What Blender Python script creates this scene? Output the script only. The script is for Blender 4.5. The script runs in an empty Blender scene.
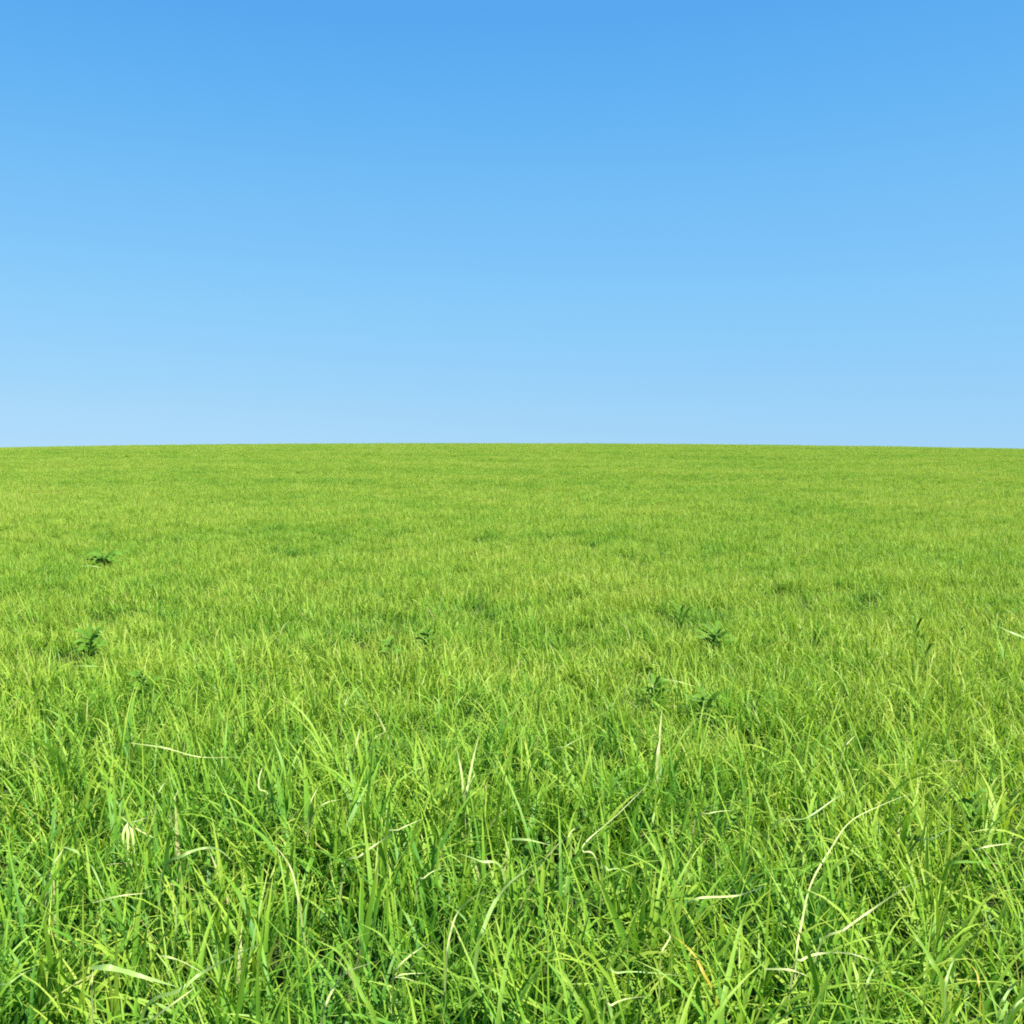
import bpy, math, random
import numpy as np
from mathutils import Vector, Matrix
R = math.radians
S = bpy.context.scene
COL = S.collection
rng = np.random.default_rng(11)
random.seed(5)

# ------------------------------------------------------------------ camera, sky, sun, exposure
CAM_H = 1.30
FPX = 1050.0                                    # focal length in pixels of the 1024 px frame
PITCH = math.atan((512 - 443) / FPX)            # looking slightly down
cam = bpy.data.cameras.new('camera')
cam.sensor_width = 36.0
cam.lens = 36.0 * FPX / 1024.0
cam.clip_start = 0.05
cam.clip_end = 6000
cam_o = bpy.data.objects.new('camera', cam)
COL.objects.link(cam_o)
cam_o.location = (0, 0, CAM_H)
cam_o.rotation_euler = (R(90) - PITCH, 0, 0)
S.camera = cam_o

SUN_EL, SUN_AZ = R(52), R(126)                  # azimuth from +Y (the view), clockwise: behind and to the right
SKY_CURVE = [(0.984, 0.589), (0.441, 1.722), (0.101, 4.072)]
world = bpy.data.worlds.new('World')
S.world = world
world.use_nodes = True
wn, wl = world.node_tree.nodes, world.node_tree.links
wn.clear()
sky = wn.new('ShaderNodeTexSky')
sky.sky_type = 'NISHITA'
sky.sun_disc = False
sky.sun_elevation = SUN_EL
sky.sun_rotation = SUN_AZ
sky.altitude = 300
sky.air_density = 1.0
sky.dust_density = 0.3
sky.ozone_density = 2.2
# the look-up is lifted a little above the hazy band at the horizon, and each channel gets the soft
# shoulder of a camera's exposure, so that the clear sky keeps its blue down to the skyline
tc = wn.new('ShaderNodeTexCoord')
va = wn.new('ShaderNodeVectorMath'); va.operation = 'MULTIPLY_ADD'
va.inputs[1].default_value = (1, 1, 1); va.inputs[2].default_value = (0, 0, 0.10)
wl.new(tc.outputs['Generated'], va.inputs[0]); wl.new(va.outputs[0], sky.inputs['Vector'])
sc_, cc_ = wn.new('ShaderNodeSeparateColor'), wn.new('ShaderNodeCombineColor')
wl.new(sky.outputs[0], sc_.inputs[0])
for i, (pw, gain) in enumerate(SKY_CURVE):
    p_ = wn.new('ShaderNodeMath'); p_.operation = 'POWER'; p_.inputs[1].default_value = pw
    g_ = wn.new('ShaderNodeMath'); g_.operation = 'MULTIPLY'; g_.inputs[1].default_value = gain
    wl.new(sc_.outputs[i], p_.inputs[0]); wl.new(p_.outputs[0], g_.inputs[0]); wl.new(g_.outputs[0], cc_.inputs[i])
bg = wn.new('ShaderNodeBackground')
bg.inputs['Strength'].default_value = 0.0645
wo = wn.new('ShaderNodeOutputWorld')
sz_ = wn.new('ShaderNodeSeparateXYZ'); wl.new(tc.outputs['Generated'], sz_.inputs[0])
cr_ = wn.new('ShaderNodeValToRGB')
SKY_TRIM = [(0.0, (0.90, 0.96, 0.985)), (0.03, (1.0, 0.99, 0.99)), (0.124, (1.10, 1.055, 1.02)), (0.215, (1.09, 1.04, 1.015)),
            (0.30, (0.94, 0.98, 0.99)), (0.37, (0.825, 0.91, 0.975)), (0.6, (0.82, 0.91, 0.97))]
while len(cr_.color_ramp.elements) < len(SKY_TRIM): cr_.color_ramp.elements.new(0.5)
for e_, (p_, c_) in zip(cr_.color_ramp.elements, SKY_TRIM):
    e_.position = p_; e_.color = (*[v_ / 1.2 for v_ in c_], 1)
wl.new(sz_.outputs['Z'], cr_.inputs[0])
mx_ = wn.new('ShaderNodeVectorMath'); mx_.operation = 'MULTIPLY'
wl.new(cc_.outputs[0], mx_.inputs[0]); wl.new(cr_.outputs[0], mx_.inputs[1])
mg_ = wn.new('ShaderNodeVectorMath'); mg_.operation = 'SCALE'; mg_.inputs['Scale'].default_value = 1.2
wl.new(mx_.outputs[0], mg_.inputs[0])
wl.new(mg_.outputs[0], bg.inputs['Color'])
wl.new(bg.outputs[0], wo.inputs['Surface'])

sun = bpy.data.lights.new('sun', 'SUN')
sun.energy = 4.6
sun.angle = R(0.53)
sun.color = (1.0, 0.955, 0.88)
sun_o = bpy.data.objects.new('sun', sun)
COL.objects.link(sun_o)
d = Vector((math.sin(SUN_AZ) * math.cos(SUN_EL), math.cos(SUN_AZ) * math.cos(SUN_EL), math.sin(SUN_EL)))
sun_o.rotation_euler = d.to_track_quat('Z', 'Y').to_euler()
sun_o.location = d * 30

vs = S.view_settings
vs.view_transform = 'Standard'
vs.look = 'None'
vs.gamma = 1
vs.exposure = 1.60
S.cycles.use_denoising = False
S.cycles.filter_width = 1.9
S.cycles.max_bounces = 8
S.cycles.diffuse_bounces = 4
S.cycles.transmission_bounces = 6
S.cycles.transparent_max_bounces = 4

# ------------------------------------------------------------------ helpers
def tag(o, label=None, cat=None, group=None, kind=None):
    if label: o['label'] = label
    if cat: o['category'] = cat
    if group: o['group'] = group
    if kind: o['kind'] = kind
    return o

def link(name, me, mat=None, parent=None):
    o = bpy.data.objects.new(name, me)
    COL.objects.link(o)
    if mat: me.materials.append(mat)
    if parent: o.parent = parent
    return o

def smoothstep(a, b, v):
    t = np.clip((v - a) / (b - a), 0, 1)
    return t * t * (3 - 2 * t)

def terrain(x, y):
    """height of the field: level near the camera, a broad low rise with its crest about 100 m off"""
    x = np.asarray(x, float); y = np.asarray(y, float)
    crest = 104.0 - 0.03 * x
    up = 1.10 * (0.5 - 0.5 * np.cos(np.pi * np.clip(y, 0, 400) / crest))
    fall = -((np.maximum(y - crest, 0)) ** 2) / 2600.0
    z = np.where(y < crest, up, 1.10 + np.maximum(fall, -9.0))
    xs = np.clip(np.abs(x + 0.04 * y), 0, 260)
    z = z - (xs * xs) / 2 / 2500.0 * smoothstep(8, 95, y)
    b = (np.sin(x * 0.31 + y * 0.93 + 1.3) + np.sin(x * 0.17 - y * 0.61 + 0.4) + np.sin(-x * 0.52 + y * 0.37 + 2.2))
    z = z + 0.014 * b * smoothstep(3, 14, y) + 0.022 * np.sin(x * 0.09 + y * 0.23) * smoothstep(8, 40, y)
    return z

def sward(y):
    """relative height of the sward: rank beside the path where the camera stands, closer cropped farther into the field"""
    return 1.0 - 0.40 * smoothstep(3.0, 9.5, np.asarray(y, float))

FWD = np.array([0, math.cos(PITCH), -math.sin(PITCH)])
UP = np.array([0, math.sin(PITCH), math.cos(PITCH)])
def ray(px, py):
    return FWD + np.array([1.0, 0, 0]) * ((px - 512) / FPX) + UP * ((512 - py) / FPX)
def on_field(px, py, h=0.0):
    """the point of the field (raised by h) that stands at this place of the photograph"""
    r = ray(px, py); t = 1.0
    for _ in range(6000):
        p = r * t + np.array([0, 0, CAM_H])
        if p[2] <= float(terrain(p[0], p[1])) + h * float(sward(p[1])): return p
        t += 0.004 + t * 0.001
    return p

# ------------------------------------------------------------------ materials
class NT:
    def __init__(s, name):
        s.m = bpy.data.materials.new(name); s.m.use_nodes = True
        s.n, s.l = s.m.node_tree.nodes, s.m.node_tree.links
        s.n.clear()
        s.out = s.n.new('ShaderNodeOutputMaterial')
    def add(s, t, **kw):
        nd = s.n.new(t)
        for k, v in kw.items(): setattr(nd, k, v)
        return nd
    def ramp(s, fac, stops, interp='LINEAR'):
        r = s.add('ShaderNodeValToRGB'); cr = r.color_ramp; cr.interpolation = interp
        while len(cr.elements) < len(stops): cr.elements.new(0.5)
        for e, (p, c) in zip(cr.elements, stops):
            e.position = p; e.color = (*c, 1)
        s.l.new(fac, r.inputs[0]); return r.outputs[0]
    def mix(s, fac, a, b, mode='MIX'):
        m = s.add('ShaderNodeMix', data_type='RGBA', blend_type=mode)
        for sock, v in ((m.inputs[0], fac), (m.inputs[6], a), (m.inputs[7], b)):
            if hasattr(v, 'is_linked'): s.l.new(v, sock)
            elif isinstance(v, (int, float)): sock.default_value = v
            else: sock.default_value = (*v, 1)
        return m.outputs[2]
    def math(s, op, a, b=0.0, c=0.0, clamp=False):
        m = s.add('ShaderNodeMath', operation=op); m.use_clamp = clamp
        for i, v in enumerate((a, b, c)):
            if hasattr(v, 'is_linked'): s.l.new(v, m.inputs[i])
            else: m.inputs[i].default_value = v
        return m.outputs[0]
    def attr(s, name, inst=False):
        a = s.add('ShaderNodeAttribute', attribute_name=name)
        if inst: a.attribute_type = 'INSTANCER'
        return a
    def noise(s, vec, scale, detail=3.0, rough=0.55):
        n = s.add('ShaderNodeTexNoise'); n.inputs['Scale'].default_value = scale
        n.inputs['Detail'].default_value = detail; n.inputs['Roughness'].default_value = rough
        s.l.new(vec, n.inputs['Vector']); return n.outputs['Fac']

def leaf_shader(t, col, rough=0.42, spec=0.4, trans=0.38, tint=(1.1, 1.12, 0.6)):
    p = t.add('ShaderNodeBsdfPrincipled')
    p.inputs['Roughness'].default_value = rough
    p.inputs['Specular IOR Level'].default_value = spec
    t.l.new(col, p.inputs['Base Color'])
    tr = t.add('ShaderNodeBsdfTranslucent')
    t.l.new(t.mix(1.0, col, tint, 'MULTIPLY'), tr.inputs['Color'])
    ms = t.add('ShaderNodeMixShader'); ms.inputs[0].default_value = trans
    t.l.new(p.outputs[0], ms.inputs[1]); t.l.new(tr.outputs[0], ms.inputs[2])
    t.l.new(ms.outputs[0], t.out.inputs['Surface'])
    return t.m

def grass_material():
    t = NT('grass_blades')
    rnd = t.attr('rnd').outputs['Fac']           # one value per blade
    al = t.attr('along').outputs['Fac']          # 0 root .. 1 tip
    ir = t.attr('tone', True).outputs['Fac']     # one value per clump
    geo = t.add('ShaderNodeNewGeometry')
    big = t.noise(geo.outputs['Position'], 0.16, 3.0)
    mid = t.noise(geo.outputs['Position'], 1.1, 2.0)
    v = t.math('ADD', t.math('MULTIPLY', rnd, 0.55),
               t.math('ADD', t.math('MULTIPLY', t.math('SUBTRACT', big, 0.5), 0.75),
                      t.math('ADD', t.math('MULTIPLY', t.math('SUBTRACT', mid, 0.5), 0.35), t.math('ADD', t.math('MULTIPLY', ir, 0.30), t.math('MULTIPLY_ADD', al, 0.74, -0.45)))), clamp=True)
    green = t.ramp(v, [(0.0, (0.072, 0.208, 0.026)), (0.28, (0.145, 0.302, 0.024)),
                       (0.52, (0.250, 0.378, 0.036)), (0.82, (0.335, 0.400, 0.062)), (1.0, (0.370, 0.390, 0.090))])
    dry = t.ramp(rnd, [(0.0, (0.34, 0.32, 0.12)), (1.0, (0.42, 0.38, 0.18))])
    isdry = t.attr('dry').outputs['Fac']
    # the last few centimetres of old leaves yellow, and the sheath at the foot is pale
    tipk = t.math('MULTIPLY', t.math('SMOOTH_MAX', t.math('SUBTRACT', al, 0.86), 0.0, 0.02), 2.6)
    c = t.mix(t.math('MULTIPLY', tipk, rnd, clamp=True), green, (0.36, 0.36, 0.08))
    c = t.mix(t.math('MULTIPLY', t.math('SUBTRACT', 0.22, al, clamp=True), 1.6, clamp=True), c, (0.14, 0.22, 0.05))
    c = t.mix(isdry, c, dry)
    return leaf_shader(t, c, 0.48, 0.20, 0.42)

def simple_leaf(name, c0, c1, rough=0.5, spec=0.35, trans=0.3, scale=18.0):
    t = NT(name)
    tc = t.add('ShaderNodeTexCoord')
    n = t.noise(tc.outputs['Object'], scale, 4.0, 0.6)
    al = t.attr('along').outputs['Fac']
    f = t.math('ADD', t.math('MULTIPLY', n, 0.8), t.math('MULTIPLY', al, 0.25), clamp=True)
    c = t.ramp(f, [(0.25, c0), (0.8, c1)])
    return leaf_shader(t, c, rough, spec, trans, (1.05, 1.05, 0.75))

M_GRASS = grass_material()
M_STRAW = simple_leaf('dry_straw', (0.23, 0.32, 0.075), (0.43, 0.45, 0.19), 0.5, 0.4, 0.2)
M_PALE = simple_leaf('pale_leaf', (0.18, 0.32, 0.05), (0.29, 0.39, 0.12), 0.45, 0.4, 0.3)
M_BROAD = simple_leaf('broad_green_leaf', (0.15, 0.29, 0.025), (0.22, 0.35, 0.045), 0.42, 0.35, 0.34)
M_YELLOW = simple_leaf('yellowing_leaf', (0.34, 0.35, 0.03), (0.44, 0.32, 0.05), 0.45, 0.4, 0.3)
M_WEED = simple_leaf('weed_leaf', (0.050, 0.130, 0.012), (0.105, 0.215, 0.018), 0.6, 0.12, 0.22, 25)
M_WEEDSTEM = simple_leaf('weed_stem', (0.05, 0.12, 0.03), (0.10, 0.17, 0.05), 0.6, 0.2, 0.05)

def ground_material():
    t = NT('soil_and_thatch')
    tc = t.add('ShaderNodeTexCoord')
    a = t.noise(tc.outputs['Object'], 22.0, 6.0, 0.7)
    b = t.noise(tc.outputs['Object'], 3.0, 4.0, 0.6)
    soil = t.ramp(a, [(0.3, (0.014, 0.013, 0.007)), (0.55, (0.026, 0.026, 0.012)), (0.8, (0.06, 0.065, 0.025))])
    c = t.mix(t.math('MULTIPLY', b, 0.75, clamp=True), soil, (0.04, 0.09, 0.012))
    p = t.add('ShaderNodeBsdfPrincipled'); p.inputs['Roughness'].default_value = 0.95
    p.inputs['Specular IOR Level'].default_value = 0.1
    t.l.new(c, p.inputs['Base Color'])
    bp = t.add('ShaderNodeBump'); bp.inputs['Strength'].default_value = 0.6; bp.inputs['Distance'].default_value = 0.02
    t.l.new(a, bp.inputs['Height']); t.l.new(bp.outputs[0], p.inputs['Normal'])
    t.l.new(p.outputs[0], t.out.inputs['Surface'])
    return t.m

# ------------------------------------------------------------------ the ground
def make_ground():
    xs = np.concatenate([-np.geomspace(3000, 62, 16), np.arange(-60, 60.1, 1.0), np.geomspace(62, 3000, 16)])
    ys = np.concatenate([-np.geomspace(3000, 12, 14), np.arange(-10, 130.1, 0.8), np.geomspace(132, 3000, 22)])
    X, Y = np.meshgrid(xs, ys)
    Z = terrain(X, Y)
    nx, ny = len(xs), len(ys)
    idx = np.arange(nx * ny).reshape(ny, nx)
    q = np.stack([idx[:-1, :-1], idx[:-1, 1:], idx[1:, 1:], idx[1:, :-1]], -1).reshape(-1, 4)
    me = bpy.data.meshes.new('ground')
    me.from_pydata(np.stack([X, Y, Z], -1).reshape(-1, 3).tolist(), [], q.tolist())
    me.polygons.foreach_set('use_smooth', [True] * len(q))
    return tag(link('ground', me, ground_material()), kind='structure')
make_ground()

# ------------------------------------------------------------------ grass
def blade_strip(base, az, length, width, lean, curl, seg, fold, twist, kink=None):
    """one folded leaf blade: rows of three points. lean and curl: angle from the vertical at root, added towards the tip"""
    ts = np.linspace(0, 1, seg + 1)
    ang = lean + curl * ts ** 1.7
    if kink: ang = ang + kink[1] * (ts > kink[0])
    ds = length / seg
    hx = np.concatenate([[0], np.cumsum(np.sin(ang[:-1]) * ds)])
    hz = np.concatenate([[0], np.cumsum(np.cos(ang[:-1]) * ds)])
    ca, sa = math.cos(az), math.sin(az)
    ctr = np.stack([base[0] + hx * ca, base[1] + hx * sa, hz], -1)
    w = width * 0.5 * np.clip(np.minimum(0.55 + ts * 2.2, 1.0) * (1 - ts ** 2.4), 0.04, 1)
    tw = twist * ts
    side = np.stack([-sa * np.cos(tw) + ca * np.sin(tw) * np.cos(ang), ca * np.cos(tw) + sa * np.sin(tw) * np.cos(ang), -np.sin(tw) * np.sin(ang)], -1)
    nrm = np.stack([-np.cos(ang) * ca, -np.cos(ang) * sa, np.sin(ang)], -1)
    l = ctr + side * w[:, None] + nrm * (w * fold)[:, None]
    r = ctr - side * w[:, None] + nrm * (w * fold)[:, None]
    return np.stack([l, ctr, r], 1).reshape(-1, 3), np.repeat(ts, 3)

def patch(g, n_tillers, rad, tall, dryfrac, seg=5, near=False):
    V, T, RN, DR, F = [], [], [], [], []
    nv = 0
    for _ in range(n_tillers):
        a = rng.uniform(0, 2 * math.pi); r = rad * math.sqrt(rng.uniform()) * rng.uniform(0.75, 1.1)
        bx, by = r * math.cos(a), r * math.sin(a)
        taz = rng.uniform(0, 2 * math.pi)
        th = tall * rng.uniform(0.55, 1.12)
        tr = rng.uniform()
        wide = 1.0 if rng.uniform() < 0.8 else rng.uniform(1.15, 1.5)
        for k in range(rng.integers(2, 6)):
            az = taz + (k % 2) * math.pi + rng.normal(0, 0.6)
            L = th * rng.uniform(0.6, 1.15)
            wd = rng.choice([0.0045, 0.0068, 0.0092, 0.0120], p=[0.22, 0.36, 0.28, 0.14]) * rng.uniform(0.9, 1.2) * wide
            lean = abs(rng.normal(0.18, 0.33))
            curl = abs(rng.normal(0.55, 0.6)) if rng.uniform() < 0.66 else rng.uniform(1.1, 2.3)
            if near: lean, curl, wd = lean * 1.25 + 0.03, curl * 0.95 + 0.05, wd * 1.06
            kink = (rng.uniform(0.4, 0.75), rng.uniform(0.6, 1.6)) if rng.uniform() < 0.07 else None
            v, t = blade_strip((bx + rng.normal(0, .006), by + rng.normal(0, .006)), az, L, wd, lean, curl, seg, rng.uniform(.05, .3), rng.normal(0, 0.6), kink)
            isd = 1.0 if rng.uniform() < dryfrac else 0.0
            V.append(v); T.append(t); m = len(v)
            RN.append(np.full(m, np.clip(0.65 * tr + 0.35 * rng.uniform(), 0, 1))); DR.append(np.full(m, isd * rng.uniform(0.5, 1)))
            i = np.arange(seg)[:, None] * 3 + nv
            F.append(np.concatenate([i + [[0, 1, 4, 3]], i + [[1, 2, 5, 4]]]))
            nv += m
    # dead thatch lying between the stems
    for _ in range(n_tillers // (8 if near else 3)):
        a = rng.uniform(0, 2 * math.pi); r = rad * math.sqrt(rng.uniform())
        v, t = blade_strip((r * math.cos(a), r * math.sin(a)), rng.uniform(0, 6.28), rng.uniform(.06, .16), rng.uniform(.002, .005), rng.uniform(.9, 1.5), rng.uniform(0, .5), seg, .2, rng.normal(0, .6))
        v[:, 2] += rng.uniform(0.0, 0.05)
        V.append(v); T.append(t); m = len(v)
        RN.append(np.full(m, rng.uniform())); DR.append(np.full(m, rng.uniform(.0, .6)))
        i = np.arange(seg)[:, None] * 3 + nv
        F.append(np.concatenate([i + [[0, 1, 4, 3]], i + [[1, 2, 5, 4]]]))
        nv += m
    return np.concatenate(V), np.concatenate(T), np.concatenate(RN), np.concatenate(DR), np.concatenate(F)

N_PATCH, N_NEAR = 20, 14
def make_grass():
    V, T, RN, DR, F, G = [], [], [], [], [], []
    nv = 0
    for g in range(N_PATCH + N_NEAR):
        kind = g % 5
        if g >= N_PATCH:
            v, t, rn, dr, f = patch(g, 62, 0.29, [0.30, 0.34, 0.32, 0.36, 0.28][kind], 0.008, 8, True)
            rn = rn * 0.72
            V.append(v); T.append(t); RN.append(rn); DR.append(dr); F.append(f + nv); G.append(np.full(len(v), g)); nv += len(v)
            continue
        v, t, rn, dr, f = patch(g, 84, 0.30, [0.23, 0.26, 0.28, 0.25, 0.31][kind], [0.008, 0.012, 0.025, 0.006, 0.018][kind])
        V.append(v); T.append(t); RN.append(rn); DR.append(dr); F.append(f + nv); G.append(np.full(len(v), g)); nv += len(v)
    # where the clumps stand: a jittered lattice over the field out to just past the crest
    P = []
    bands = [(0.55, 4.4, 0.325), (4.4, 9.0, 0.27), (9.0, 24.0, 0.225), (24.0, 50.0, 0.28), (50.0, 116.0, 0.36)]
    for y0, y1, sp in bands:
        ys = np.arange(y0, y1, sp)
        for y in ys:
            hw = 0.60 * y + 3.2
            x = np.arange(-hw, hw, sp)
            P.append(np.stack([x + rng.uniform(-.5, .5, len(x)) * sp, y + rng.uniform(-.5, .5, len(x)) * sp], -1))
    P = np.concatenate(P)
    n = len(P)
    z = terrain(P[:, 0], P[:, 1])
    pts = np.concatenate([P, z[:, None]], 1)
    lowf = (np.sin(P[:, 0] * 1.9 + P[:, 1] * 0.7) + np.sin(P[:, 0] * -0.8 + P[:, 1] * 2.3 + 1.0) + np.sin(P[:, 0] * 3.1 - P[:, 1] * 3.7 + 2.0)) / 3
    scl = 0.96 + 0.13 * lowf + rng.normal(0, 0.09, n)
    roll = np.sin(P[:, 0] * 0.21 + 1.1 * np.sin(P[:, 1] * 0.31) + P[:, 1] * 0.55) + np.sin(P[:, 0] * -0.34 + P[:, 1] * 0.83 + 1.7 * np.sin(P[:, 0] * 0.13))
    scl = scl + 0.05 * roll
    scl = np.clip(scl, 0.62, 1.35) * sward(P[:, 1]) * (1 + 0.15 * smoothstep(25, 70, P[:, 1]))
    tone = np.clip(0.5 + 0.25 * lowf + rng.normal(0, 0.25, n), 0, 1)
    rotz = rng.uniform(0, 2 * math.pi, n)
    rot = np.stack([rng.normal(0, .07, n), rng.normal(0, .07, n), rotz], -1)

    VV = np.concatenate(V + [pts]); FF = np.concatenate(F)
    me = bpy.data.meshes.new('grass')
    me.vertices.add(len(VV)); me.vertices.foreach_set('co', VV.astype(np.float32).ravel())
    me.loops.add(FF.size); me.loops.foreach_set('vertex_index', FF.astype(np.int32).ravel())
    me.polygons.add(len(FF)); me.polygons.foreach_set('loop_start', np.arange(len(FF), dtype=np.int32) * 4)
    me.update(calc_edges=True)
    me.polygons.foreach_set('use_smooth', np.ones(len(FF), bool))
    def at(name, typ, a, key='value'):
        x = me.attributes.new(name, typ, 'POINT'); x.data.foreach_set(key, a.ravel())
    zero = np.zeros(n, np.float32)
    at('along', 'FLOAT', np.concatenate(T + [zero]).astype(np.float32))
    at('rnd', 'FLOAT', np.concatenate(RN + [zero]).astype(np.float32))
    at('dry', 'FLOAT', np.concatenate(DR + [zero]).astype(np.float32))
    at('gid', 'INT', np.concatenate(G + [np.full(n, -1)]).astype(np.int32))
    zl = np.zeros(nv, np.float32)
    at('scl', 'FLOAT', np.concatenate([zl, scl]).astype(np.float32))
    at('tone', 'FLOAT', np.concatenate([zl, tone]).astype(np.float32))
    at('pick', 'INT', np.concatenate([zl, np.where(P[:, 1] + rng.normal(0, 0.9, n) < 3.8, N_PATCH + rng.integers(0, N_NEAR, n), rng.integers(0, N_PATCH, n))]).astype(np.int32))
    at('turn', 'FLOAT_VECTOR', np.concatenate([np.zeros((nv, 3)), rot]).astype(np.float32), 'vector')
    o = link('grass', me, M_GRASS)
    tag(o, 'bright green meadow grass covering the whole field up to the skyline', 'grass', kind='stuff')

    ng = bpy.data.node_groups.new('meadow', 'GeometryNodeTree')
    ng.interface.new_socket('Geometry', in_out='INPUT', socket_type='NodeSocketGeometry')
    ng.interface.new_socket('Geometry', in_out='OUTPUT', socket_type='NodeSocketGeometry')
    N, L = ng.nodes, ng.links
    gi, go = N.new('NodeGroupInput'), N.new('NodeGroupOutput')
    def named(a, t):
        x = N.new('GeometryNodeInputNamedAttribute'); x.data_type = t; x.inputs['Name'].default_value = a
        return x.outputs['Attribute']
    gid = named('gid', 'INT')
    cmp_ = N.new('FunctionNodeCompare'); cmp_.data_type = 'INT'; cmp_.operation = 'GREATER_EQUAL'
    L.new(gid, cmp_.inputs[2]); cmp_.inputs[3].default_value = 0
    sep = N.new('GeometryNodeSeparateGeometry'); sep.domain = 'POINT'
    L.new(gi.outputs[0], sep.inputs['Geometry']); L.new(cmp_.outputs[0], sep.inputs['Selection'])
    sp = N.new('GeometryNodeSplitToInstances'); sp.domain = 'POINT'
    L.new(sep.outputs['Selection'], sp.inputs['Geometry']); L.new(gid, sp.inputs['Group ID'])
    mp = N.new('GeometryNodeMeshToPoints')
    L.new(sep.outputs['Inverted'], mp.inputs['Mesh'])
    ip = N.new('GeometryNodeInstanceOnPoints')
    L.new(mp.outputs[0], ip.inputs['Points']); L.new(sp.outputs['Instances'], ip.inputs['Instance'])
    ip.inputs['Pick Instance'].default_value = True
    L.new(named('pick', 'INT'), ip.inputs['Instance Index'])
    e2r = N.new('FunctionNodeEulerToRotation')
    L.new(named('turn', 'FLOAT_VECTOR'), e2r.inputs[0]); L.new(e2r.outputs[0], ip.inputs['Rotation'])
    L.new(named('scl', 'FLOAT'), ip.inputs['Scale'])
    L.new(ip.outputs[0], go.inputs[0])
    md = o.modifiers.new('meadow', 'NODES'); md.node_group = ng
    print('grass clumps', n, 'library faces', len(FF))
    return o
make_grass()

# ------------------------------------------------------------------ single blades, stalks and weeds one can point to
def spline(P, n):
    P = np.asarray(P, float)
    if len(P) == 2: P = np.stack([P[0], (P[0] + P[1]) / 2 + np.array([0, 0, 0.006]), P[1]])
    Q = np.concatenate([[2 * P[0] - P[1]], P, [2 * P[-1] - P[-2]]])
    out = []
    m = len(P) - 1
    for u in np.linspace(0, m, n + 1):
        i = min(int(u), m - 1); t = u - i
        a, b, c, d_ = Q[i:i + 4]
        out.append(0.5 * (2 * b + (c - a) * t + (2 * a - 5 * b + 4 * c - d_) * t * t + (3 * b - a - 3 * c + d_) * t ** 3))
    return np.array(out)

WIDE = 0.45
def ribbon(name, P, width, mat, parent=None, n=18, fold=0.15, roll=0.0, shape='blade', origin=None):
    """a folded leaf (two sheets, joined at the edges) along the points P; its origin is its foot"""
    C = spline(P, n)
    o = np.array(origin if origin is not None else C[0])
    T = np.gradient(C, axis=0); T /= np.linalg.norm(T, axis=1)[:, None]
    ref = np.array([0.25 * math.sin(roll * 3 + 1), -0.75 + 0.4 * math.sin(roll), 0.75])
    sd = np.cross(T, ref); sd /= np.linalg.norm(sd, axis=1)[:, None] + 1e-9
    ca, sa = math.cos(roll), math.sin(roll)
    up = np.cross(sd, T)
    sd, up = sd * ca + up * sa, up * ca - sd * sa
    t = np.linspace(0, 1, n + 1)
    if shape == 'blade': w = np.minimum(0.5 + 2.5 * t, 1) * (1 - t ** 3)
    elif shape == 'lance': w = np.sin(np.pi * np.clip(t * 0.96 + 0.03, 0, 1)) ** 0.7
    else: w = 1 - 0.55 * t
    w = np.clip(w, 0.06, 1) * width / 2 * WIDE * (1 + 0.08 * np.sin(t * 23 + roll * 7))
    k = (w * fold)[:, None]; w = w[:, None]
    rows = np.stack([C + sd * w + up * k, C, C - sd * w + up * k], 1) - o
    f = [(i * 3 + j, i * 3 + j + 1, i * 3 + j + 4, i * 3 + j + 3) for i in range(n) for j in (0, 1)]
    me = bpy.data.meshes.new(name)
    me.from_pydata(rows.reshape(-1, 3).tolist(), [], f)
    me.polygons.foreach_set('use_smooth', [True] * len(f))
    x = me.attributes.new('along', 'FLOAT', 'POINT'); x.data.foreach_set('value', np.repeat(t, 3).astype(np.float32))
    ob = link(name, me, mat, parent)
    ob.location = o if parent is None else o - np.array(parent.location)
    return ob

def empty(name, loc):
    o = bpy.data.objects.new(name, None); COL.objects.link(o)
    o.location = loc; o.empty_display_size = 0.05
    return o

H0 = 0.20
def place(px, lift=0.19, h0=H0):
    """points of the field for a blade seen at these places: foot deep in the sward, the rest rising out of it"""
    ys = [p[1] for p in px]; lo, hi = max(ys), min(ys)
    d0 = np.linalg.norm(on_field(px[ys.index(lo)][0], lo, h0) - np.array([0, 0, CAM_H]))
    e = min((lo - hi) * d0 / FPX, lift) 
    return [on_field(x, y, h0 + (e * (lo - y) / (lo - hi) if lo > hi else 0) + 0.012 * math.sin(i * 2.1)) for i, (x, y) in enumerate(px)], d0

def single(name, label, cat, group, mat, wpx, px, root=True, roll=0.0, shape='blade', h0=H0):
    P, d0 = place(px, 0.15, h0)
    if root:
        b = P[0]; k = P[0] - P[1]; k[2] = 0
        k = k / (np.linalg.norm(k) + 1e-6) * 0.03
        f = b + k; f[2] = float(terrain(f[0], f[1])) - 0.01
        P = [f] + P
    o = ribbon(name, P, wpx * d0 / FPX, mat, roll=roll, shape=shape, n=8 * len(P))
    return tag(o, label, cat, group, 'thing')

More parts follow.
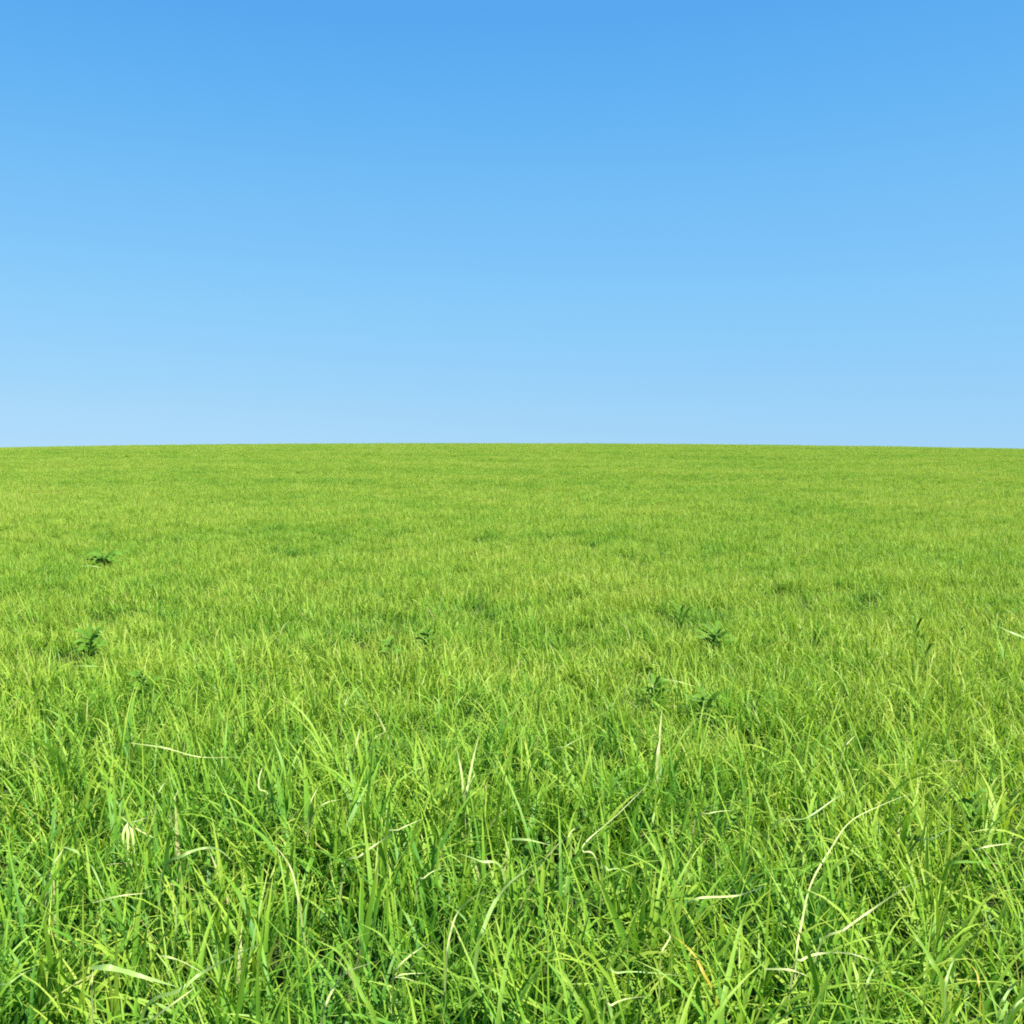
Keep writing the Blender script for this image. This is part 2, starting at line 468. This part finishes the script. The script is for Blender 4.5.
DRY, GRN, DRK = 'dry pale grass stalks among the green', 'broad single blades standing out of the grass', 'dark blades in the sward'
singles = [
 # name, category, group, material, width in px, places (foot first), rooted, roll, label
 ('dry_stalk', 'dry stalk', DRY, M_STRAW, 4.2, [(47, 886), (54, 864), (65, 847)], 1, .2, 'short dry stalk with nodding tip beside a pale drooping leaf, near the left edge'),
 ('drooping_grass', 'grass blade', GRN, M_PALE, 7, [(64, 847), (78, 853), (93, 869), (105, 897)], 0, .4, 'pale broad leaf drooping rightward from the nodding dry stalk at left'),
 ('arched_grass', 'grass blade', DRY, M_PALE, 6, [(163, 873), (184, 855), (205, 848), (219, 850), (234, 862)], 1, -.2, 'pale arched blade like a low bridge, right of and below the withered shoot'),
 ('fallen_straw', 'straw', DRY, M_STRAW, 3.4, [(92, 903), (120, 896), (147, 893)], 0, .1, 'short cream straw lying level in green grass, below the pale drooping leaf'),
 ('flat_grass', 'grass blade', GRN, M_PALE, 12, [(90, 968), (110, 968), (140, 976), (178, 987)], 0, .1, 'widest pale flat leaf, lying near the bottom left corner'),
 ('long_grass', 'grass blade', GRN, M_PALE, 7, [(143, 1014), (180, 990), (202, 973), (236, 955), (262, 942)], 1, -.1, 'long light green blade rising right from the flat pale leaf'),
 ('dry_stalk', 'dry stalk', DRY, M_STRAW, 4.0, [(158, 956), (172, 958), (187, 964), (203, 973)], 0, .2, 'bent whitish straw crossing onto the long light green blade at bottom left'),
 ('fallen_straw', 'straw', DRY, M_STRAW, 4.5, [(143, 1026), (170, 1006), (196, 987)], 0, .1, 'straight cream straw close below the long light green blade at bottom left'),
 ('straw_stub', 'straw', DRY, M_STRAW, 3.6, [(92, 996), (92, 983), (93, 970)], 1, 0, 'upright straw stub just under the left end of the flat pale leaf'),
 ('curved_grass', 'grass blade', GRN, M_PALE, 4.0, [(-6, 998), (10, 983), (24, 973), (40, 967)], 1, 0, 'thin pale blade curving in from the left edge near the bottom corner'),
 ('hooked_grass', 'grass blade', GRN, M_PALE, 4.6, [(175, 965), (176, 930), (177, 908), (183, 892)], 1, .5, 'upright pale blade with hooked top between flat leaf and arched blade'),
 ('bent_grass', 'grass blade', GRN, M_BROAD, 7, [(204, 935), (203, 912), (197, 894), (188, 879)], 1, .4, 'blue green blade leaning left beside the upright hooked pale blade'),
 ('dry_stalk', 'dry stalk', DRY, M_STRAW, 4.4, [(302, 922), (298, 896), (291, 869), (282, 854), (273, 845)], 1, .2, 'white dry stalk bending left at its top, standing in a dark gap'),
 ('pale_grass', 'grass blade', DRY, M_STRAW, 4.6, [(344, 869), (360, 856), (378, 843), (398, 831)], 1, 0, 'straight white leaf slanting up right, above the yellow green tuft'),
 ('curved_straw', 'straw', DRY, M_STRAW, 3.2, [(417, 887), (424, 878), (434, 871), (450, 866)], 1, 0, 'small curved cream straw right of the slanting white leaf'),
 ('dry_stalk', 'dry stalk', DRY, M_STRAW, 4.8, [(321, 1028), (326, 1005), (334, 988), (347, 972), (378, 961)], 1, .1, 'white dry stalk rising from the bottom edge and bending over right'),
 ('broad_grass', 'grass blade', GRN, M_BROAD, 9, [(376, 1026), (362, 995), (350, 968), (337, 951), (312, 938)], 1, .3, 'broad blue green blade leaning left across the white bottom edge stalk'),
 ('kinked_stalk', 'dry stalk', DRY, M_STRAW, 4.2, [(446, 972), (448, 945), (456, 916), (470, 900), (488, 890)], 1, .3, 'tall straw coloured stalk kinked right, left of two broad pale blades'),
 ('broad_grass', 'grass blade', GRN, M_PALE, 9, [(477, 952), (484, 928), (495, 902), (512, 881), (541, 860)], 1, .2, 'broad pale green blade leaning right with long tapering tip, bottom centre'),
 ('broad_grass', 'grass blade', GRN, M_BROAD, 10, [(498, 1030), (503, 985), (512, 940), (530, 905)], 1, .4, 'broad green blade upright at the bottom edge, right of the centre'),
 ('pale_grass', 'grass blade', GRN, M_PALE, 6, [(503, 872), (480, 861), (455, 852)], 1, .1, 'pale leaf leaning left, above the broad tapering blade at bottom centre'),
 ('broad_grass', 'grass blade', GRN, M_BROAD, 7, [(402, 972), (391, 950), (380, 934), (357, 922)], 1, .3, 'green blade arching left above the forked dry straw'),
 ('wavy_straw', 'straw', DRY, M_STRAW, 4.4, [(683, 904), (700, 898), (735, 896), (752, 891), (770, 884)], 0, .1, 'wavy white straw lying level, right of the bottom centre'),
 ('long_straw', 'straw', DRY, M_STRAW, 3.4, [(597, 862), (583, 851), (588, 840), (619, 813), (652, 780)], 1, 0, 'long thin yellowish straw with a hooked foot, slanting up right near centre'),
 ('bent_straw', 'straw', DRY, M_STRAW, 3.8, [(660, 973), (662, 952), (670, 936), (659, 927)], 1, .1, 'short straw bent double at its top, beside the yellow green falling blade'),
 ('yellow_grass', 'grass blade', GRN, M_YELLOW, 6.5, [(718, 1010), (703, 972), (691, 951), (671, 934)], 1, .3, 'yellow green blade arching left from the foot of the tallest broad blade'),
 ('broad_grass', 'grass blade', GRN, M_BROAD, 11, [(720, 1028), (728, 978), (738, 935), (748, 903)], 1, .3, 'broadest bright blade standing upright right of the yellow green arching blade'),
 ('arched_grass', 'grass blade', GRN, M_PALE, 4.6, [(603, 978), (618, 973), (640, 972), (692, 977)], 1, .1, 'low flat arched pale blade left of the yellow green arching blade'),
 ('curved_straw', 'straw', DRY, M_STRAW, 4.4, [(604, 1013), (612, 1005), (626, 999), (652, 996)], 1, 0, 'white curved straw at the bottom edge below the low flat arched blade'),
 ('broad_grass', 'grass blade', GRN, M_BROAD, 9, [(589, 1026), (578, 1000), (566, 977), (551, 956)], 1, .4, 'broad green blade leaning left at bottom edge, left of white curved straw'),
 ('arched_grass', 'grass blade', DRY, M_PALE, 4.2, [(603, 874), (609, 870), (621, 869), (637, 877)], 1, 0, 'small pale arch left of the wavy white straw'),
 ('curved_straw', 'straw', DRY, M_STRAW, 3.2, [(571, 846), (569, 836), (574, 829), (585, 825)], 1, 0, 'small hooked straw just left of the long yellowish slanting straw'),
 ('pale_grass', 'grass blade', GRN, M_PALE, 6, [(509, 839), (528, 840), (550, 845)], 0, .1, 'pale leaf lying level left of the small hooked straw'),
 ('tall_stalk', 'dry stalk', DRY, M_STRAW, 4.2, [(796, 962), (802, 922), (811, 884), (829, 852), (850, 822), (882, 805), (920, 790)], 1, .2, 'tallest white stalk, sweeping up right over the grass in the right foreground'),
 ('long_straw', 'straw', DRY, M_STRAW, 4.4, [(818, 950), (845, 929), (870, 911), (903, 889), (933, 873)], 1, 0, 'straight cream straw slanting up right beside the tallest white stalk'),
 ('arched_grass', 'grass blade', DRY, M_STRAW, 5.6, [(793, 970), (802, 960), (818, 954), (846, 953), (880, 963)], 1, .1, 'white low arched blade under the straight slanting straw at right'),
 ('fallen_straw', 'straw', DRY, M_STRAW, 4.6, [(764, 969), (790, 970), (810, 977)], 0, .1, 'short white straw left of the white low arched blade'),
 ('bent_stalk', 'dry stalk', DRY, M_PALE, 5, [(864, 1006), (867, 985), (874, 969), (890, 957)], 1, .2, 'pale stalk bending right below the white low arched blade'),
 ('curled_grass', 'grass blade', GRN, M_YELLOW, 4.2, [(980, 1008), (979, 985), (975, 970), (962, 957)], 1, .2, 'curled orange yellow blade near the bottom right corner'),
 ('dry_stalk', 'dry stalk', DRY, M_PALE, 6, [(997, 1022), (1003, 1002), (1012, 987), (1030, 973)], 1, .3, 'pale stalk leaning into the bottom right corner, left of its twin'),
 ('dry_stalk', 'dry stalk', DRY, M_PALE, 6, [(1004, 1026), (1014, 1008), (1030, 992)], 1, .3, 'pale stalk cut by the right edge in the bottom right corner'),
 ('dark_grass', 'grass blade', DRK, M_WEED, 6, [(943, 866), (962, 862), (1012, 864)], 0, .1, 'dark green leaf lying level at right, under a straw coloured blade'),
 ('olive_stalk', 'dry stalk', DRK, M_WEEDSTEM, 4, [(912, 849), (934, 838), (957, 824)], 1, 0, 'olive stalk slanting up right above the dark level leaf'),
 ('broad_grass', 'grass blade', GRN, M_BROAD, 10, [(943, 990), (932, 962), (917, 938), (893, 905)], 1, .4, 'broad green blade leaning left at right, beside the curled orange yellow blade'),
 ('pale_grass', 'grass blade', GRN, M_PALE, 5, [(945, 1024), (946, 985), (953, 962), (966, 944)], 1, .3, 'pale upright blade between the leaning broad blade and the curled yellow one'),
 ('fallen_straw', 'straw', DRY, M_STRAW, 3.4, [(968, 852), (985, 847), (1012, 843)], 0, 0, 'straw coloured blade lying just above the dark level leaf at right'),
 ('thread_straw', 'straw', DRY, M_STRAW, 2.8, [(131, 743), (165, 748), (200, 757), (242, 757)], 0, 0, 'long thread of straw lying level, above and right of the withered shoot'),
 ('dry_stalk', 'dry stalk', DRY, M_STRAW, 3.4, [(154, 810), (159, 792), (167, 780)], 1, .1, 'short dry stalk leaning right, next to the withered shoot'),
 ('dry_stalk', 'dry stalk', DRY, M_STRAW, 3.0, [(171, 814), (174, 800), (179, 788)], 1, .1, 'second short dry stalk right of the withered shoot, the farther one'),
 ('dark_grass', 'grass blade', DRK, M_WEED, 3.4, [(56, 749), (43, 742), (32, 725)], 1, .1, 'dark blade bending left, near the left edge above the withered shoot'),
 ('pale_grass', 'grass blade', DRY, M_PALE, 3, [(61, 738), (54, 727), (45, 714)], 1, .1, 'thin pale blade crossing beside the dark bending blade near left edge'),
 ('dry_stalk', 'dry stalk', DRY, M_STRAW, 4.2, [(353, 766), (356, 746), (361, 724)], 1, .2, 'lone upright white stalk left of the two pronged dry shoot'),
 ('curved_straw', 'straw', DRY, M_STRAW, 3.6, [(313, 819), (324, 804), (342, 799)], 1, 0, 'curved straw arching right from the foot of a pale upright stalk'),
 ('dry_stalk', 'dry stalk', DRY, M_STRAW, 3.6, [(308, 826), (311, 802), (319, 786)], 1, .1, 'pale upright stalk rising beside the curved arching straw'),
 ('curly_straw', 'straw', DRY, M_STRAW, 3.6, [(270, 799), (259, 788), (262, 769), (274, 756)], 1, 0, 'curly S shaped straw left of the lone upright white stalk'),
 ('pale_grass', 'grass blade', DRY, M_STRAW, 4.2, [(382, 840), (400, 829), (422, 819)], 1, 0, 'cream leaf slanting right, left of and below the two pronged dry shoot'),
 ('dry_stalk', 'dry stalk', DRY, M_STRAW, 2.6, [(342, 714), (345, 704), (349, 694)], 1, 0, 'small thin stalk beyond the lone upright white stalk'),
 ('curved_straw', 'straw', DRY, M_PALE, 2.8, [(369, 750), (375, 738), (389, 730)], 1, 0, 'small pale curved straw right of the lone upright white stalk'),
 ('dry_stalk', 'dry stalk', DRY, M_STRAW, 7, [(657, 768), (659, 744), (662, 708)], 1, .2, 'thick pale upright stalk just below the dark leafy weed'),
 ('dark_grass', 'grass blade', DRK, M_WEED, 3.8, [(666, 789), (675, 776), (687, 768)], 1, 0, 'dark curved blade right of the thick pale stalk foot'),
 ('dark_grass', 'grass blade', DRK, M_WEED, 4, [(672, 800), (663, 792), (650, 781)], 1, 0, 'dark blade leaning left at the top end of the long yellowish straw'),
 ('dark_grass', 'grass blade', DRK, M_WEED, 3.8, [(702, 780), (713, 773), (729, 769)], 1, 0, 'dark arched blade, farthest right of the three near the thick pale stalk'),
 ('thin_straw', 'straw', DRY, M_STRAW, 2.2, [(664, 679), (680, 682), (697, 687)], 0, 0, 'thin straw lying on top of the dark leafy weed'),
 ('long_straw', 'straw', DRY, M_PALE, 3, [(551, 756), (566, 746), (584, 736)], 1, 0, 'pale straw slanting right, left of the thick pale stalk'),
 ('curved_straw', 'straw', DRY, M_STRAW, 3, [(695, 823), (711, 813), (735, 810)], 1, 0, 'cream straw curving right beneath the dark arched blade'),
 ('dark_grass', 'grass blade', DRK, M_WEED, 3.6, [(969, 690), (965, 676), (960, 662)], 1, 0, 'straight dark blade leaning left in the middle distance at right'),
 ('thin_straw', 'straw', DRY, M_STRAW, 2.6, [(842, 754), (847, 744), (857, 734)], 1, 0, 'short straw leaning right between dark straight blade and tallest white stalk'),
 ('long_straw', 'straw', DRY, M_PALE, 3, [(772, 828), (806, 818), (838, 797), (867, 784)], 1, 0, 'faint pale straw rising right, left of the top of the tallest white stalk'),
 ('broad_grass', 'grass blade', GRN, M_PALE, 6, [(1028, 642), (1010, 632), (992, 624)], 1, .1, 'thick pale leaf leaning in from the right edge, middle distance'),
 ('dark_grass', 'grass blade', DRK, M_WEED, 2.4, [(148, 640), (151, 628), (158, 619)], 1, 0, 'thin dark blade curving right, middle distance at left'),
 ('arched_grass', 'grass blade', DRY, M_PALE, 2.2, [(104, 636), (94, 628), (83, 623)], 1, 0, 'small pale arched blade left of the thin dark curving blade'),
 ('fallen_straw', 'straw', DRY, M_PALE, 2.2, [(80, 566), (92, 566), (103, 568)], 0, 0, 'pale straw lying level under the farthest dark weed'),
 ('fallen_straw', 'straw', DRY, M_PALE, 2.4, [(72, 666), (88, 666), (105, 667)], 0, 0, 'pale straw lying level left of the small dark weed, middle distance'),
]
for name, cat, grp, mat, w, px, root, roll, label in singles:
    single(name, label, cat, grp, mat, w, px, bool(root), roll, h0=(0.17 if root else 0.225) + (0.05 if px[0][1] > 800 else 0.03 if px[0][1] > 700 else 0.0))

def shoot(name, label, cat, group, foot_px, leaves, mat, stem=None):
    """several dry leaves on one foot: stem and each leaf a part"""
    f = on_field(*foot_px, 0.22); base = f.copy(); base[2] = float(terrain(f[0], f[1])) - 0.01
    e = tag(empty(name, base), label, cat, group)
    d0 = np.linalg.norm(f - np.array([0, 0, CAM_H]))
    ribbon('stem', [base, (base + f) / 2 + np.array([0.004, 0, 0]), f], 0.006, mat, e, shape='stem', n=8)
    for w, px in leaves:
        P, _ = place([foot_px] + px, h0=0.22)
        ribbon('leaf', P, w * d0 / FPX, mat, e, roll=0.2, n=16)
    return e
shoot('two_pronged_shoot', 'dry white two pronged shoot, a V of stiff leaves left of the centre', 'dry shoot', DRY, (465, 812),
      [(4.8, [(463, 786), (460, 764), (455, 742)]), (5.2, [(468, 786), (473, 760), (480, 731)]), (3.4, [(470, 785), (476, 772)])], M_STRAW)
shoot('forked_straw', 'forked dry straw with three thin arms near the bottom edge, left of centre', 'dry shoot', DRY, (390, 984),
      [(3.6, [(399, 966), (418, 950), (438, 939)]), (3.4, [(400, 975), (427, 973)]), (3, [(398, 977), (424, 984)])], M_STRAW)
def withered():
    f = on_field(128, 822, 0.27); base = f.copy(); base[2] = float(terrain(f[0], f[1])) - 0.01
    e = tag(empty('withered_shoot', base), 'withered cream shoot with limp hanging leaves, left of the field', 'dry shoot', DRY)
    d0 = np.linalg.norm(f - np.array([0, 0, CAM_H]))
    ribbon('stem', [base, base + (f - base) * 0.5 + np.array([-0.006, 0, 0]), f], 0.007, M_STRAW, e, shape='stem', n=10)
    k = d0 / FPX
    for w, pts in [(5.5, [(2, 10), (3, 26)]), (5, [(6, 8), (9, 30)]), (4.5, [(-2, 8), (-1, 22)]), (4.5, [(-3, -8), (0, -18)]), (3.5, [(12, 5), (27, 11)]), (3.5, [(9, -3), (22, -8)])]:
        P = [f] + [f + np.array([x * k, -0.02 - 0.01 * i, -y * k]) for i, (x, y) in enumerate(pts)]
        ribbon('leaf', P, w * k, M_STRAW, e, roll=0.3, n=12, shape='lance')
withered()

def weed(px, py, h, spread, n, label, seed, leafw=0.3, upright=0.5):
    """broad leaved weed: a stem and lance shaped leaves, each a part"""
    r_ = random.Random(seed)
    f = on_field(px, py, 0.15); base = f.copy(); base[2] = float(terrain(f[0], f[1])) - 0.01
    e = tag(empty('weed_plant', base), label, 'weed', 'dark weeds in the grass')
    h = h * 0.88 * float(sward(f[1])); spread = spread * (0.52 + 0.3 * float(sward(f[1])))
    top = base + np.array([r_.uniform(-.02, .02), r_.uniform(-.02, .02), h])
    ribbon('stem', [base, (base + top) / 2 + np.array([.008, .005, 0]), top], 0.008, M_WEEDSTEM, e, shape='stem', n=10)
    for i in range(n):
        t = 0.35 + 0.65 * (i + 0.5) / n
        a = i * 2.4 + r_.uniform(-.4, .4)
        p0 = base + (top - base) * t
        L = 0.66 * spread * r_.uniform(0.5, 1.15) * (1.2 - 0.5 * (t - .5))
        dv = np.array([math.cos(a), math.sin(a), 0])
        P = [p0, p0 + dv * L * 0.5 + np.array([0, 0, L * upright]), p0 + dv * L + np.array([0, 0, L * (upright * 1.5 - 0.22 + r_.uniform(-.15, .15))])]
        ribbon('leaf', P, L * leafw * 1.75, M_WEED, e, roll=r_.uniform(-.3, .3), n=10, shape='lance', fold=0.25)
weed(658, 700, 0.27, 0.15, 24, 'dark leafy weed just above the thick pale upright stalk', 1, 0.30)
weed(704, 712, 0.25, 0.14, 16, 'dark weed with pointed leaves right of the leafy one', 2, 0.33)
weed(145, 690, 0.27, 0.13, 16, 'small dark weed in the left middle distance, below the thin dark blade', 3, 0.4)
weed(681, 632, 0.36, 0.12, 12, 'tall narrow dark weed standing beyond the leafy weed', 4, 0.30, 1.3)
weed(716, 645, 0.28, 0.20, 20, 'low dark weed right of the tall narrow weed', 5, 0.30)
weed(88, 650, 0.28, 0.20, 22, 'dark weed beneath the small pale arched blade at left', 6, 0.30)
weed(105, 564, 0.30, 0.40, 24, 'farthest dark weed, a low flat patch in the distance at left', 7, 0.30, 0.35)
weed(917, 643, 0.33, 0.10, 8, 'narrow dark upright weed at right, the farther of two', 8, 0.35, 1.3)
weed(924, 668, 0.32, 0.09, 8, 'narrow dark upright weed at right, the nearer of two', 9, 0.35, 1.3)
weed(960, 634, 0.27, 0.09, 8, 'tiny dark weed left of the thick pale leaf at the right edge', 10, 0.4)
weed(976, 818, 0.26, 0.10, 14, 'dark weed low between blades, above the dark level leaf at right', 11, 0.5)
weed(390, 654, 0.27, 0.13, 14, 'small dark weed in the middle distance left of centre, nearer of two', 12, 0.4)
weed(429, 644, 0.28, 0.13, 14, 'small dark weed in the middle distance left of centre, farther of two', 13, 0.4)
